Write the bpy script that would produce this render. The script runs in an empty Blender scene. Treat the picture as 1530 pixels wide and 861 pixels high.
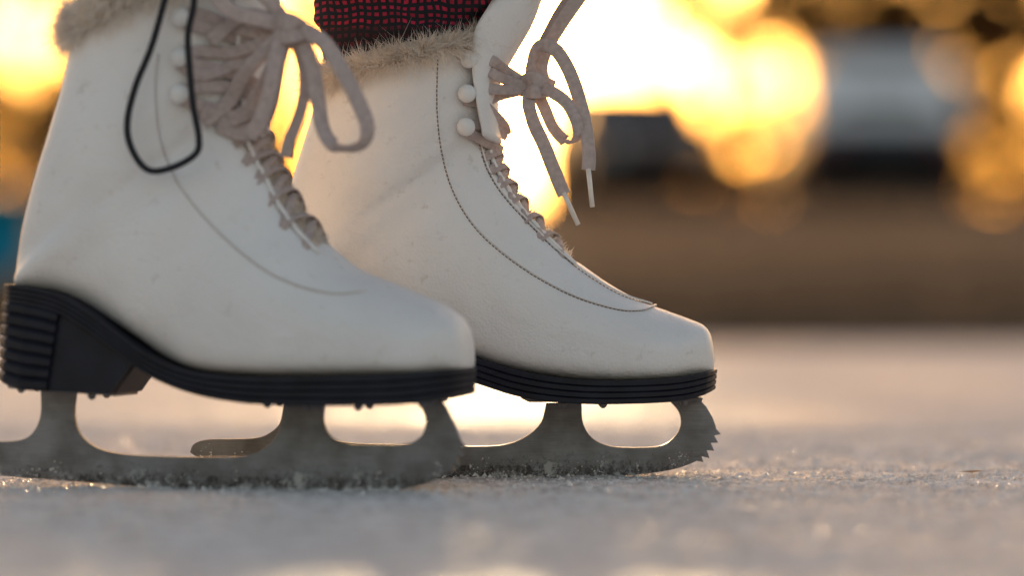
import bpy, bmesh, math, random
import numpy as np
from mathutils import Vector, noise, Matrix
from mathutils.bvhtree import BVHTree
random.seed(7); rng=np.random.default_rng(7)
scene=bpy.context.scene
col=scene.collection

# ------------------------------------------------------------------ helpers
F=5420.0; D=2.2; H=0.114          # focal length (photo px), camera distance, camera height
CX,CY=765.0,430.5

def new_mat(name):
    m=bpy.data.materials.new(name); m.use_nodes=True
    nt=m.node_tree; b=nt.nodes['Principled BSDF']
    return m,nt,b
def N(nt,t,**kw):
    n=nt.nodes.new(t)
    for k,v in kw.items():
        if k in n.inputs.keys(): n.inputs[k].default_value=v
        else: setattr(n,k,v)
    return n
def L(nt,a,b): nt.links.new(a,b)
def ramp(nt,fac,stops):
    r=nt.nodes.new('ShaderNodeValToRGB'); e=r.color_ramp.elements
    while len(e)<len(stops): e.new(0.5)
    for i,(p,c) in enumerate(stops):
        e[i].position=p; e[i].color=(c[0],c[1],c[2],1)
    L(nt,fac,r.inputs[0]); return r.outputs[0]
def simple(name,c,rough=.5,metal=0,nscale=40,var=.15,bump=.1,bscale=None,bdist=.0005,trans=0):
    m,nt,b=new_mat(name)
    tc=N(nt,'ShaderNodeTexCoord')
    n=N(nt,'ShaderNodeTexNoise'); n.inputs['Scale'].default_value=nscale; n.inputs['Detail'].default_value=4
    L(nt,tc.outputs['Object'],n.inputs['Vector'])
    lo=[x*(1-var) for x in c]; hi=[min(1,x*(1+var)) for x in c]
    cc=ramp(nt,n.outputs['Fac'],[(.3,lo),(.7,hi)])
    L(nt,cc,b.inputs['Base Color'])
    b.inputs['Roughness'].default_value=rough; b.inputs['Metallic'].default_value=metal
    if bump>0:
        n2=N(nt,'ShaderNodeTexNoise'); n2.inputs['Scale'].default_value=bscale or nscale*8; n2.inputs['Detail'].default_value=3
        L(nt,tc.outputs['Object'],n2.inputs['Vector'])
        bp=N(nt,'ShaderNodeBump'); bp.inputs['Strength'].default_value=bump; bp.inputs['Distance'].default_value=bdist
        L(nt,n2.outputs['Fac'],bp.inputs['Height']); L(nt,bp.outputs['Normal'],b.inputs['Normal'])
    if trans>0:
        tr=N(nt,'ShaderNodeBsdfTranslucent'); L(nt,cc,tr.inputs[0])
        mx=N(nt,'ShaderNodeMixShader'); mx.inputs[0].default_value=trans
        L(nt,b.outputs[0],mx.inputs[1]); L(nt,tr.outputs[0],mx.inputs[2]); L(nt,mx.outputs[0],nt.nodes['Material Output'].inputs[0])
    return m

def mesh_obj(name,verts,faces,mat=None,parent=None,smooth=True,mats=None,midx=None):
    me=bpy.data.meshes.new(name); me.from_pydata([tuple(v) for v in verts],[],[tuple(f) for f in faces]); me.update()
    if mats:
        for mm in mats: me.materials.append(mm)
        if midx is not None: me.polygons.foreach_set('material_index',midx)
    elif mat: me.materials.append(mat)
    if smooth: me.polygons.foreach_set('use_smooth',[True]*len(me.polygons))
    o=bpy.data.objects.new(name,me); col.objects.link(o)
    if parent: o.parent=parent
    return o
def empty(name,loc=(0,0,0),rz=0):
    e=bpy.data.objects.new(name,None); col.objects.link(e); e.location=loc; e.rotation_euler=(0,0,rz); e.empty_display_size=.05
    return e
def cr(A,ts):
    """Catmull-Rom sample of rows of A at float indices ts"""
    A=np.asarray(A,float); n=len(A); out=[]
    for t in ts:
        i=min(int(t),n-2); f=t-i
        p1,p2=A[i],A[i+1]; p0=A[i-1] if i>0 else 2*p1-p2; p3=A[i+2] if i+2<n else 2*p2-p1
        out.append(.5*((2*p1)+(-p0+p2)*f+(2*p0-5*p1+4*p2-p3)*f*f+(-p0+3*p1-3*p2+p3)*f**3))
    return np.array(out)
def smooth_path(pts,per=8):
    return [Vector(p) for p in cr(pts,np.linspace(0,len(pts)-1,(len(pts)-1)*per+1))]
def sweep(pts,rx,ry,hint=None,seg=10,taper=None,sq=2.0):
    """elliptical sweep; rx across the ribbon, ry along the hint normal"""
    V=[];Fc=[];n=len(pts);prev=None
    for i,p in enumerate(pts):
        T=(pts[min(i+1,n-1)]-pts[max(i-1,0)]).normalized()
        if callable(hint): Nn=hint(i/(n-1))
        elif hint is not None: Nn=Vector(hint)
        else: Nn=prev if prev is not None else (Vector((0,0,1)) if abs(T.z)<.9 else Vector((1,0,0)))
        Nn=Nn-T*Nn.dot(T)
        if Nn.length<.15 and prev is not None: Nn=prev-T*prev.dot(T)
        Nn.normalize()
        prev=Nn; B=T.cross(Nn)
        k=taper(i/(n-1)) if taper else 1
        for j in range(seg):
            a=2*math.pi*j/seg; c,s=math.cos(a),math.sin(a)
            c=math.copysign(abs(c)**(2/sq),c); s=math.copysign(abs(s)**(2/sq),s)
            V.append(p+B*(rx*k*c)+Nn*(ry*k*s))
    for i in range(n-1):
        for j in range(seg):
            j2=(j+1)%seg; Fc.append((i*seg+j,i*seg+j2,(i+1)*seg+j2,(i+1)*seg+j))
    Fc.append(tuple(range(seg))[::-1]); Fc.append(tuple((n-1)*seg+j for j in range(seg)))
    return V,Fc
class Acc:
    def __init__(s): s.V=[]; s.F=[]
    def add(s,V,Fc):
        o=len(s.V); s.V+=list(V); s.F+=[tuple(i+o for i in f) for f in Fc]
def box(c,s):
    x,y,z=c; a,b,h=s[0]/2,s[1]/2,s[2]/2
    V=[(x+i*a,y+j*b,z+k*h) for i in(-1,1) for j in(-1,1) for k in(-1,1)]
    return V,[(0,1,3,2),(4,6,7,5),(0,4,5,1),(2,3,7,6),(0,2,6,4),(1,5,7,3)]
def sphere(c,r,sy=1,seg=16,rings=10,axis=None):
    V=[];Fc=[]
    for i in range(rings+1):
        ph=math.pi*i/rings
        for j in range(seg):
            a=2*math.pi*j/seg
            V.append((c[0]+r*math.sin(ph)*math.cos(a),c[1]+r*sy*math.cos(ph),c[2]+r*math.sin(ph)*math.sin(a)))
    for i in range(rings):
        for j in range(seg):
            Fc.append((i*seg+j,i*seg+(j+1)%seg,(i+1)*seg+(j+1)%seg,(i+1)*seg+j))
    return V,Fc

# ------------------------------------------------------------------ materials
def leather_mat():
    m,nt,b=new_mat('white_leather')
    tc=N(nt,'ShaderNodeTexCoord')
    n=N(nt,'ShaderNodeTexNoise'); n.inputs['Scale'].default_value=14; n.inputs['Detail'].default_value=6
    L(nt,tc.outputs['Object'],n.inputs['Vector'])
    c1=ramp(nt,n.outputs['Fac'],[(.3,(.76,.725,.705)),(.65,(.84,.815,.80))])
    n3=N(nt,'ShaderNodeTexNoise'); n3.inputs['Scale'].default_value=110; n3.inputs['Detail'].default_value=7; n3.inputs['Roughness'].default_value=.75
    L(nt,tc.outputs['Object'],n3.inputs['Vector'])
    sc=ramp(nt,n3.outputs['Fac'],[(.58,(0,0,0)),(.72,(1,1,1))])
    mx=N(nt,'ShaderNodeMixRGB'); mx.inputs[2].default_value=(.46,.39,.33,1)
    ml=N(nt,'ShaderNodeMath',operation='MULTIPLY'); ml.inputs[1].default_value=.5
    L(nt,sc,ml.inputs[0]); L(nt,ml.outputs[0],mx.inputs[0]); L(nt,c1,mx.inputs[1])
    L(nt,mx.outputs[0],b.inputs['Base Color'])
    b.inputs['Roughness'].default_value=.45
    v=N(nt,'ShaderNodeTexVoronoi'); v.inputs['Scale'].default_value=650
    L(nt,tc.outputs['Object'],v.inputs['Vector'])
    b1=N(nt,'ShaderNodeBump'); b1.inputs['Strength'].default_value=.4; b1.inputs['Distance'].default_value=.0005
    L(nt,v.outputs['Distance'],b1.inputs['Height'])
    n2=N(nt,'ShaderNodeTexNoise'); n2.inputs['Scale'].default_value=26; n2.inputs['Detail'].default_value=6; n2.inputs['Distortion'].default_value=.8
    L(nt,tc.outputs['Object'],n2.inputs['Vector'])
    b2=N(nt,'ShaderNodeBump'); b2.inputs['Strength'].default_value=.8; b2.inputs['Distance'].default_value=.003
    L(nt,n2.outputs['Fac'],b2.inputs['Height']); L(nt,b1.outputs['Normal'],b2.inputs['Normal'])
    L(nt,b2.outputs['Normal'],b.inputs['Normal'])
    return m
LEATHER=leather_mat()
RUBBER=simple('black_rubber',(.009,.010,.018),.5,nscale=60,var=.4,bump=.2)
RUBBER.node_tree.nodes['Principled BSDF'].inputs['Specular IOR Level'].default_value=.3
LINING=simple('fleece_lining',(.74,.64,.54),.95,nscale=200,var=.25,bump=1,bscale=900,bdist=.002)
FUR=simple('cream_fur',(.86,.78,.69),.8,nscale=90,var=.15,bump=0,trans=.4)
FUZZ=simple('lining_fluff',(.80,.72,.64),.9,nscale=90,var=.18,bump=0,trans=.3)
LACE=simple('cotton_lace',(.52,.42,.39),.9,nscale=300,var=.15,bump=1,bscale=1800,bdist=.0006)
STITCH=simple('grey_brown_thread',(.15,.10,.085),.9,nscale=500,var=.3)
STITCH2=simple('beige_thread',(.46,.40,.36),.9,nscale=500,var=.3)
STUD=simple('enamel_stud',(.78,.76,.74),.3,nscale=100,var=.05,bump=.05)
STEM=simple('steel_stem',(.5,.48,.45),.35,1,nscale=100)
CORD=simple('black_cord',(.015,.015,.02),.8,nscale=400,bump=1,bscale=1500)
AGLET=simple('aglet_plastic',(.85,.78,.70),.3,nscale=100,bump=.02)
def steel_mat():
    m,nt,b=new_mat('worn_blade_steel')
    tc=N(nt,'ShaderNodeTexCoord'); sep=N(nt,'ShaderNodeSeparateXYZ'); L(nt,tc.outputs['Object'],sep.inputs[0])
    mp=N(nt,'ShaderNodeMapping'); mp.inputs['Scale'].default_value=(60,60,1400); L(nt,tc.outputs['Object'],mp.inputs[0])
    n0=N(nt,'ShaderNodeTexNoise'); n0.inputs['Scale'].default_value=1; n0.inputs['Detail'].default_value=4; L(nt,mp.outputs[0],n0.inputs['Vector'])
    n1=N(nt,'ShaderNodeTexNoise'); n1.inputs['Scale'].default_value=240; n1.inputs['Detail'].default_value=8; n1.inputs['Roughness'].default_value=.8
    L(nt,tc.outputs['Object'],n1.inputs['Vector'])
    n2=N(nt,'ShaderNodeTexNoise'); n2.inputs['Scale'].default_value=45; n2.inputs['Detail'].default_value=6
    L(nt,tc.outputs['Object'],n2.inputs['Vector'])
    mr=N(nt,'ShaderNodeMapRange'); mr.inputs['From Min'].default_value=.003; mr.inputs['From Max'].default_value=.02; mr.inputs['To Min'].default_value=.11; mr.inputs['To Max'].default_value=-.10
    L(nt,sep.outputs['Z'],mr.inputs['Value'])
    a=N(nt,'ShaderNodeMath',operation='ADD'); L(nt,mr.outputs[0],a.inputs[0]); L(nt,n1.outputs['Fac'],a.inputs[1])
    a2=N(nt,'ShaderNodeMath',operation='MULTIPLY_ADD'); L(nt,n2.outputs['Fac'],a2.inputs[0]); a2.inputs[1].default_value=.5; L(nt,a.outputs[0],a2.inputs[2])
    fr=ramp(nt,a2.outputs[0],[(.87,(0,0,0)),(.95,(1,1,1))])
    base=ramp(nt,n0.outputs['Fac'],[(.3,(.205,.205,.215)),(.7,(.27,.27,.28))])
    st=ramp(nt,n2.outputs['Fac'],[(.35,(.62,.59,.57)),(.6,(1,1,1))])
    mm=N(nt,'ShaderNodeMixRGB',blend_type='MULTIPLY'); mm.inputs[0].default_value=1; L(nt,base,mm.inputs[1]); L(nt,st,mm.inputs[2])
    a3=N(nt,'ShaderNodeMath',operation='SUBTRACT'); L(nt,n1.outputs['Fac'],a3.inputs[0]); L(nt,mr.outputs[0],a3.inputs[1])
    gr=ramp(nt,a3.outputs[0],[(.33,(.25,.22,.20)),(.44,(1,1,1))])
    mg=N(nt,'ShaderNodeMixRGB',blend_type='MULTIPLY'); mg.inputs[0].default_value=1; L(nt,mm.outputs[0],mg.inputs[1]); L(nt,gr,mg.inputs[2])
    mx=N(nt,'ShaderNodeMixRGB'); L(nt,fr,mx.inputs[0]); L(nt,mg.outputs[0],mx.inputs[1]); mx.inputs[2].default_value=(.46,.445,.435,1)
    L(nt,mx.outputs[0],b.inputs['Base Color'])
    inv=N(nt,'ShaderNodeMath',operation='MULTIPLY_ADD'); L(nt,fr,inv.inputs[0]); inv.inputs[1].default_value=-.5; inv.inputs[2].default_value=.5
    L(nt,inv.outputs[0],b.inputs['Metallic'])
    r=N(nt,'ShaderNodeMath',operation='MULTIPLY_ADD'); L(nt,fr,r.inputs[0]); r.inputs[1].default_value=.25; r.inputs[2].default_value=.48
    L(nt,r.outputs[0],b.inputs['Roughness'])
    bp=N(nt,'ShaderNodeBump'); bp.inputs['Strength'].default_value=.6; bp.inputs['Distance'].default_value=.0008
    ad=N(nt,'ShaderNodeMath',operation='MULTIPLY'); L(nt,fr,ad.inputs[0]); L(nt,n1.outputs['Fac'],ad.inputs[1])
    L(nt,ad.outputs[0],bp.inputs['Height']); L(nt,bp.outputs['Normal'],b.inputs['Normal'])
    return m
STEEL=steel_mat()
def plaid_mat():
    m,nt,b=new_mat('red_black_knit')
    tc=N(nt,'ShaderNodeTexCoord')
    sep=N(nt,'ShaderNodeSeparateXYZ'); L(nt,tc.outputs['Object'],sep.inputs[0])
    cb=N(nt,'ShaderNodeCombineXYZ'); L(nt,sep.outputs['X'],cb.inputs[0]); L(nt,sep.outputs['Z'],cb.inputs[1])
    nz=N(nt,'ShaderNodeTexNoise'); nz.inputs['Scale'].default_value=60; L(nt,cb.outputs[0],nz.inputs['Vector'])
    nsc=N(nt,'ShaderNodeVectorMath',operation='SCALE'); L(nt,nz.outputs['Color'],nsc.inputs[0]); nsc.inputs['Scale'].default_value=.006
    wrp=N(nt,'ShaderNodeVectorMath',operation='ADD'); L(nt,cb.outputs[0],wrp.inputs[0]); L(nt,nsc.outputs[0],wrp.inputs[1])
    br=N(nt,'ShaderNodeTexBrick'); br.inputs['Scale'].default_value=110; br.offset=0.0
    br.inputs['Color1'].default_value=(.42,.015,.06,1); br.inputs['Color2'].default_value=(.22,.010,.03,1); br.inputs['Mortar'].default_value=(.008,.008,.014,1)
    br.inputs['Mortar Size'].default_value=.12; br.inputs['Brick Width'].default_value=.5; br.inputs['Row Height'].default_value=.45
    L(nt,wrp.outputs[0],br.inputs['Vector'])
    wv=N(nt,'ShaderNodeTexWave'); wv.inputs['Scale'].default_value=9; wv.bands_direction='Y' ; L(nt,cb.outputs[0],wv.inputs['Vector'])
    st=ramp(nt,wv.outputs['Fac'],[(.45,(0,0,0)),(.6,(1,1,1))])
    mx=N(nt,'ShaderNodeMixRGB'); L(nt,br.outputs['Color'],mx.inputs[1]); mx.inputs[2].default_value=(.012,.01,.015,1)
    ml=N(nt,'ShaderNodeMath',operation='MULTIPLY'); L(nt,st,ml.inputs[0]); ml.inputs[1].default_value=.8; L(nt,ml.outputs[0],mx.inputs[0])
    L(nt,mx.outputs[0],b.inputs['Base Color']); b.inputs['Roughness'].default_value=.95
    bp=N(nt,'ShaderNodeBump'); bp.inputs['Strength'].default_value=.8; bp.inputs['Distance'].default_value=.001; bp.invert=True
    L(nt,br.outputs['Fac'],bp.inputs['Height']); L(nt,bp.outputs['Normal'],b.inputs['Normal'])
    return m
PLAID=plaid_mat()

# ------------------------------------------------------------------ skate
FW=[(0,.006),(.008,.016),(.03,.025),(.075,.031),(.15,.033),(.27,.033),(.38,.034),(.5,.039),(.63,.0445),(.74,.046),(.83,.044),(.9,.039),(.945,.033),(.975,.025),(.99,.016),(1,.005)]
def fw(f): return float(np.interp(f,[a for a,_ in FW],[b for _,b in FW]))

class Skate:
    def __init__(s,name,C,yaw):
        s.C=Vector((C[0],C[1],0)); s.yaw=yaw; s.root=empty(name,s.C,yaw)
    def tr(s,px,py,v=0.0):
        """profile measurement -> metres in the skate's own (along, across, up) frame"""
        c,sn=math.cos(s.yaw),math.sin(s.yaw)
        Cx=s.C.x-sn*v; Cy=s.C.y+c*v
        rx=(px-CX)/F
        t=(-Cx*sn+(D+Cy)*c)/(-rx*sn+c)
        X=t*rx;Y=-D+t
        return Vector(((X-Cx)*c+(Y-Cy)*sn, v, H-t*(py-CY)/F))
    def loft(s,secs,theta_a,rec,n_rings=150,seg=96):
        S=[]
        for (P,Q,w,nP,nQ,sk) in secs:
            p=s.tr(*P);q=s.tr(*Q); S.append([p.x,p.z,q.x,q.z,w,nP,nQ,sk])
        s.S=np.array(S); s.ta=theta_a; s.rec=rec
        ts=np.linspace(0,len(S)-1,n_rings)
        V=[]
        for t in ts:
            row=cr(s.S,[t])[0]
            for j in range(seg): V.append(s.ev(t,2*math.pi*j/seg,0,row,True))
        Fc=[];mi=[]
        for i in range(n_rings-1):
            for j in range(seg):
                j2=(j+1)%seg
                Fc.append((i*seg+j,(i+1)*seg+j,(i+1)*seg+j2,i*seg+j2))
                th=2*math.pi*(j+.5)/seg; th=min(th,2*math.pi-th)
                mi.append(1 if (th<theta_a*.95 and ts[i]>rec) else 0)
        Fc.append(tuple(range(seg))); mi.append(0)
        Fc.append(tuple((n_rings-1)*seg+j for j in range(seg))[::-1]); mi.append(1)
        s.bvh=BVHTree.FromPolygons([Vector(v) for v in V],Fc[:-2])
        return mesh_obj('boot_upper',V,Fc,parent=s.root,mats=[LEATHER,LINING],midx=mi)
    def ev(s,t,th,off=0,row=None,recess=False):
        if row is None: row=cr(s.S,[t])[0]
        px,pz,qx,qz,w,nP,nQ,sk=row
        c,sn=math.cos(th),math.sin(th)
        n=nP if c>0 else nQ
        a=math.copysign(abs(c)**(2/n),c) if abs(c)>1e-9 else 0
        b=math.copysign(abs(sn)**(2/n),sn) if abs(sn)>1e-9 else 0
        a2=a-sk*(1-a*a)
        hx,hz=(px-qx)/2,(pz-qz)/2; hl=math.hypot(hx,hz)+1e-9
        mx,mz=(px+qx)/2,(pz+qz)/2
        o=off
        if recess:
            tt=min(th,2*math.pi-th)
            e=1/(1+math.exp((tt-s.ta)/.02)); f=1/(1+math.exp(-(t-s.rec)/.12))
            o-=.0032*e*f
            # soft irregular creases across the ankle
            if t>s.rec-1:
                o+=.0024*(noise.noise((t*.9,math.sin(th)*1.1,math.cos(th)*.8)))*math.exp(-((t-s.rec-5)/4)**2)
        k=(hl+o)/hl
        return Vector((mx+hx*a2*k,(w+o)*b,mz+hz*a2*k))
    def hit(s,px,py,off=0.0):
        v=-.034
        for _ in range(3):
            p=s.tr(px,py,v)
            loc,nrm,_,_=s.bvh.ray_cast(Vector((p.x,-1,p.z)),Vector((0,1,0)))
            if loc is None: return p,Vector((0,-1,0))
            v=loc.y
        if nrm.y>0: nrm=-nrm
        return loc+nrm*off,nrm
    def band(s,name,st,levels,mat):
        """st: (top(px,py),bottom(px,py),halfwidth,ridge_amp); levels: (t, ridge)"""
        n=len(st);nl=len(levels);V=[];Fc=[]
        for side in(-1,1):
            for i,(T,B,w,amp) in enumerate(st):
                for (t,rd) in levels:
                    p=s.tr(T[0]+(B[0]-T[0])*t,T[1]+(B[1]-T[1])*t)
                    i0,i1=max(i-1,0),min(i+1,n-1)
                    a=s.tr(*st[i0][0]);b=s.tr(*st[i1][0]); du=b.x-a.x; dw=st[i1][2]-st[i0][2]
                    l=math.hypot(du,dw)+1e-9
                    o=rd*amp
                    V.append(Vector((p.x-dw/l*o, side*(w+du/l*o), p.z)))
        def id(sd,i,k): return sd*n*nl+i*nl+k
        for i in range(n-1):
            for k in range(nl-1):
                Fc.append((id(0,i,k),id(0,i+1,k),id(0,i+1,k+1),id(0,i,k+1)))
                Fc.append((id(1,i,k),id(1,i,k+1),id(1,i+1,k+1),id(1,i+1,k)))
            Fc.append((id(0,i,0),id(1,i,0),id(1,i+1,0),id(0,i+1,0)))
            Fc.append((id(0,i,nl-1),id(0,i+1,nl-1),id(1,i+1,nl-1),id(1,i,nl-1)))
        for k in range(nl-1):
            Fc.append((id(0,0,k),id(0,0,k+1),id(1,0,k+1),id(1,0,k)))
            Fc.append((id(0,n-1,k),id(1,n-1,k),id(1,n-1,k+1),id(0,n-1,k+1)))
        o=mesh_obj(name,V,Fc,mat,s.root,smooth=False)
        bm=bmesh.new(); bm.from_mesh(o.data); bmesh.ops.recalc_face_normals(bm,faces=bm.faces); bm.to_mesh(o.data); bm.free()
        o.data.polygons.foreach_set('use_smooth',[True]*len(o.data.polygons))
        try: o.data.set_sharp_from_angle(angle=math.radians(38))
        except Exception: pass
        return o
    def plate(s,name,poly,half,mat,bev=.0004,smooth_px=None):
        pts=[s.tr(*p) for p in poly]
        bm=bmesh.new()
        vs=[bm.verts.new((p.x,-half,p.z)) for p in pts]
        f=bm.faces.new(vs)
        r=bmesh.ops.extrude_face_region(bm,geom=[f])
        for e in r['geom']:
            if isinstance(e,bmesh.types.BMVert): e.co.y=half
        bmesh.ops.recalc_face_normals(bm,faces=bm.faces)
        me=bpy.data.meshes.new(name); bm.to_mesh(me); bm.free(); me.materials.append(mat)
        o=bpy.data.objects.new(name,me); col.objects.link(o); o.parent=s.root
        if bev:
            b=o.modifiers.new('b','BEVEL'); b.width=bev; b.segments=2; b.limit_method='ANGLE'; b.angle_limit=math.radians(50)
        return o
    def stitch(s,name,path,mat,per=10,step=.0026,r=.0003):
        pts=[]
        for q in cr(path,np.linspace(0,len(path)-1,(len(path)-1)*per*3)):
            p,nn=s.hit(q[0],q[1],.0001); pts.append((p,nn))
        acc=Acc(); ridge=Acc()
        cum=[0]
        for i in range(1,len(pts)): cum.append(cum[-1]+(pts[i][0]-pts[i-1][0]).length)
        tot=cum[-1]; k=0
        P=np.array([list(p[0]) for p in pts]); 
        def at(dd): return Vector([np.interp(dd,cum,P[:,a]) for a in range(3)])
        while k*step+step*.66<tot:
            a=at(k*step);b=at(k*step+step*.66)
            nn=pts[min(len(pts)-1,int(len(pts)*k*step/tot))][1]
            acc.add(*sweep([a,(a+b)/2+nn*r*.8,b],r,r,seg=6)); k+=1
        mesh_obj(name,acc.V,acc.F,mat,s.root)
        line=[at(x)+Vector((.0009,.0002,.0009)) for x in np.linspace(0,tot,int(tot/.003))]
        ridge.add(*sweep(line,.0006,.0006,seg=6)); mesh_obj(name+'_edge',ridge.V,ridge.F,LEATHER,s.root)

def curve_px(pts,x): return float(np.interp(x,[p[0] for p in pts],[p[1] for p in pts]))
def dense(pts,per=8): return [tuple(p) for p in cr(pts,np.linspace(0,len(pts)-1,(len(pts)-1)*per+1))]

def fstations():
    a=np.linspace(0,math.pi,90); return list((1-np.cos(a))/2)
def ridges(n,gap=.2):
    lv=[(0,0)]
    for k in range(n):
        lv+=[((k+gap)/n,1),((k+1-gap)/n,1),((k+1)/n,0)]
    return lv

def ring_fur(sk,t0,t1,n,length,name,down=.0,thetas=(0,2*math.pi),base_off=.002,lift=.6,width=.00022,mat=None):
    V=[];Fc=[]
    for _ in range(n):
        t=random.uniform(t0,t1) ; th=random.uniform(*thetas)
        row=cr(sk.S,[min(t,len(sk.S)-1.001)])[0]
        p=sk.ev(t,th,base_off,row)
        ctr=Vector(((row[0]+row[2])/2,0,(row[1]+row[3])/2))
        out=(p-ctr); out.normalize()
        axis=Vector((-(row[1]-row[3]),0,row[0]-row[2])).normalized()
        if axis.z<0: axis=-axis
        tuft=Vector((noise.noise((th*11,t*11,0)),noise.noise((th*11,t*11,5)),noise.noise((th*11,t*11,9))))*1.8
        d=(out*random.uniform(.3,.9)+axis*random.uniform(-down,lift)+tuft+Vector([random.gauss(0,.2) for _ in range(3)])).normalized()
        l=length*random.uniform(.5,1.2)
        side=d.cross(Vector([random.gauss(0,1) for _ in range(3)])).normalized()*width
        bend=Vector([random.gauss(0,.3) for _ in range(3)])*l+Vector((0,0,-.25*l))
        o=len(V)
        m=p+d*l*.55; e=p+d*l+bend*.6
        V+= [p-side,p+side,m-side*.8,m+side*.8,e]
        Fc+= [(o,o+1,o+3,o+2),(o+2,o+3,o+4)]
    return mesh_obj(name,V,Fc,mat or FUR,sk.root,smooth=False)

def make_skate(name,C,yaw,P):
    sk=Skate(name,C,yaw)
    secs=[(a,b,w,nP,nQ,k) for (a,b,w,nP,nQ,k) in P['secs']]
    sk.loft(secs,P['ta'],P['rec'])
    # --- sole
    x0,x1=P['sole_x']; top=dense(P['sole_top']); bot=dense(P['sole_bot'])
    st=[]
    for f in fstations():
        x=x0+(x1-x0)*f
        st.append(((x,curve_px(top,x)-3),(x-(3 if f>.9 else 0),curve_px(bot,x)),fw(f)+.0008,.0009 if f>.35 else .0006))
    sk.band('sole',st,ridges(4,.16),RUBBER)
    # --- heel block
    hx0,hx1,hb0,hb1=P['heel_x']; st=[]
    for f in fstations():
        x=hx0+(hx1-hx0)*f; xb=hb0+(hb1-hb0)*f
        w=fw((x-x0)/(x1-x0)+.001)+.0002
        back=f<.46
        if not back: w-=.0022
        if f>.99: w*=.8
        st.append(((x,curve_px(bot,x)-2),(xb,curve_px(P['heel_bot'],xb)),w,.0017 if back else 0.0))
    sk.band('heel',st,ridges(7,.26),RUBBER)
    # --- blade
    sk.plate('blade',P['blade'],.0019,STEEL)
    for nm,poly,hw in P['plates']: sk.plate(nm,poly,hw,STEEL,.0003)
    acc=Acc()
    for (x,y) in P['screws']:
        for v in(-.016,.012):
            p=sk.tr(x,y); acc.add(*sphere((p.x,v,p.z),.0026,1,10,6))
    mesh_obj('mounting_screws',acc.V,acc.F,STEEL,sk.root)
    # --- a few ice crumbs stuck to the runner
    acc=Acc()
    for _ in range(P.get('frost',500)):
        x=random.uniform(*P['frost_x'])
        if noise.noise((x*.02,1,P['sole_x'][0]))<-.02: continue
        y=curve_px(P['bottom'],x)-abs(random.gauss(0,13))-1
        if y<curve_px(P['bottom'],x)-34: continue
        p=sk.tr(x,y); r=abs(random.gauss(0,.00025))+.00015
        acc.add(*sphere((p.x,-.0019,p.z),r,.6,6,4))
    mesh_obj('ice_crumbs',acc.V,acc.F,ICEGRAIN,sk.root)
    # --- stitches
    for i,s_ in enumerate(P['stitches']): sk.stitch('stitching_%d'%i,s_,P['thread'])
    # --- studs
    acc=Acc();stm=Acc()
    for (x,y) in P['studs']:
        p,nn=sk.hit(x,y)
        stm.add(*sweep([p-nn*.001,p+nn*.0045],.0024,.0024,seg=12))
        q=p+nn*.0055; acc.add(*sphere(q,.0056,.62,20,12))
    for (x,y) in P['studs']:
        p,nn=sk.hit(x,y); p=Vector((p.x,-p.y,p.z)); nn=Vector((nn.x,-nn.y,nn.z))
        stm.add(*sweep([p-nn*.001,p+nn*.0045],.0024,.0024,seg=12)); acc.add(*sphere(p+nn*.0055,.0056,.62,20,12))
    mesh_obj('lace_studs',acc.V,acc.F,STUD,sk.root); mesh_obj('stud_stems',stm.V,stm.F,STEM,sk.root)
    # --- eyestay rolled edges
    acc=Acc()
    for sg in(-1,1):
        pts=[sk.ev(t,sg*P['ta'],.0003+.0006*noise.noise((t*4,sg,0))) for t in np.linspace(P['rec']-.1,len(secs)-1.01,120)]
        acc.add(*sweep(pts,.0014,.0014,seg=8))
    mesh_obj('eyestay_edge',acc.V,acc.F,LEATHER,sk.root)
    ring_fur(sk,P['rec']+.1,len(secs)-1.01,5200,.0052,'lining_fuzz',thetas=(-P['ta']*1.05,P['ta']*1.05),base_off=-.001,width=.00018,mat=FUZZ)
    # --- crossed lacing over the tongue
    acc=Acc()
    t0,t1,nx=P['cross']; a=P['ta']+.14
    for k in range(nx):
        ta=t0+(t1-t0)*k/nx; tb=t0+(t1-t0)*(k+1)/nx
        for sg in(-1,1):
            pts=[]
            jit=random.uniform(-.12,.12)
            for q in np.linspace(0,1,9):
                th=sg*(a-2*a*q); t=ta+(tb-ta)*q+jit*math.sin(q*3.14)
                lift=.0006+(.0009*sg)*math.sin(q*math.pi)+.0006*math.sin(math.pi*q)+random.uniform(0,.0004)
                if q in(0,1): lift=-.0012
                pts.append(sk.ev(t,th,lift))
            mid=sk.ev((ta+tb)/2,0); nn=(mid-sk.ev((ta+tb)/2,math.pi)).normalized()
            V,Fc=sweep(smooth_path(pts,3),.0025,.0007,hint=nn,seg=10,sq=3)
            acc.add(V,Fc)
    # --- explicit strands and bows
    for rb in P['ribbons']:
        w=rb.get('w',.0032); hint=rb.get('h',(0,-1,0)); raw=[]
        for q in rb['p']:
            if len(q)==2 or q[2] is None: raw.append(sk.hit(q[0],q[1],.0025 if len(q)<4 else q[3])[0])
            else: raw.append(sk.tr(*q))
        tw=rb.get('twist')
        hf=hint
        if tw is not None:
            h0=Vector(hint).normalized()
            def hf(f,h0=h0,tw=tw):
                ang=float(np.interp(f,np.linspace(0,1,len(tw)),tw))
                return Matrix.Rotation(ang,3,'Z' if abs(h0.z)<.9 else 'X')@Matrix.Rotation(ang*.5,3,'X')@h0
        V,Fc=sweep(smooth_path(raw,8),w,.0008,hint=hf,seg=12,sq=3.2)
        acc.add(V,Fc)
    mesh_obj('laces',acc.V,acc.F,LACE,sk.root)
    acc=Acc()
    for (a,b) in P.get('aglets',[]):
        acc.add(*sweep([sk.tr(*a),sk.tr(*b)],.0018,.0015,seg=10))
    if acc.V: mesh_obj('aglets',acc.V,acc.F,AGLET,sk.root)
    # --- tongue
    tg=P['tongue']; V=[];Fc=[];m=24
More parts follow.
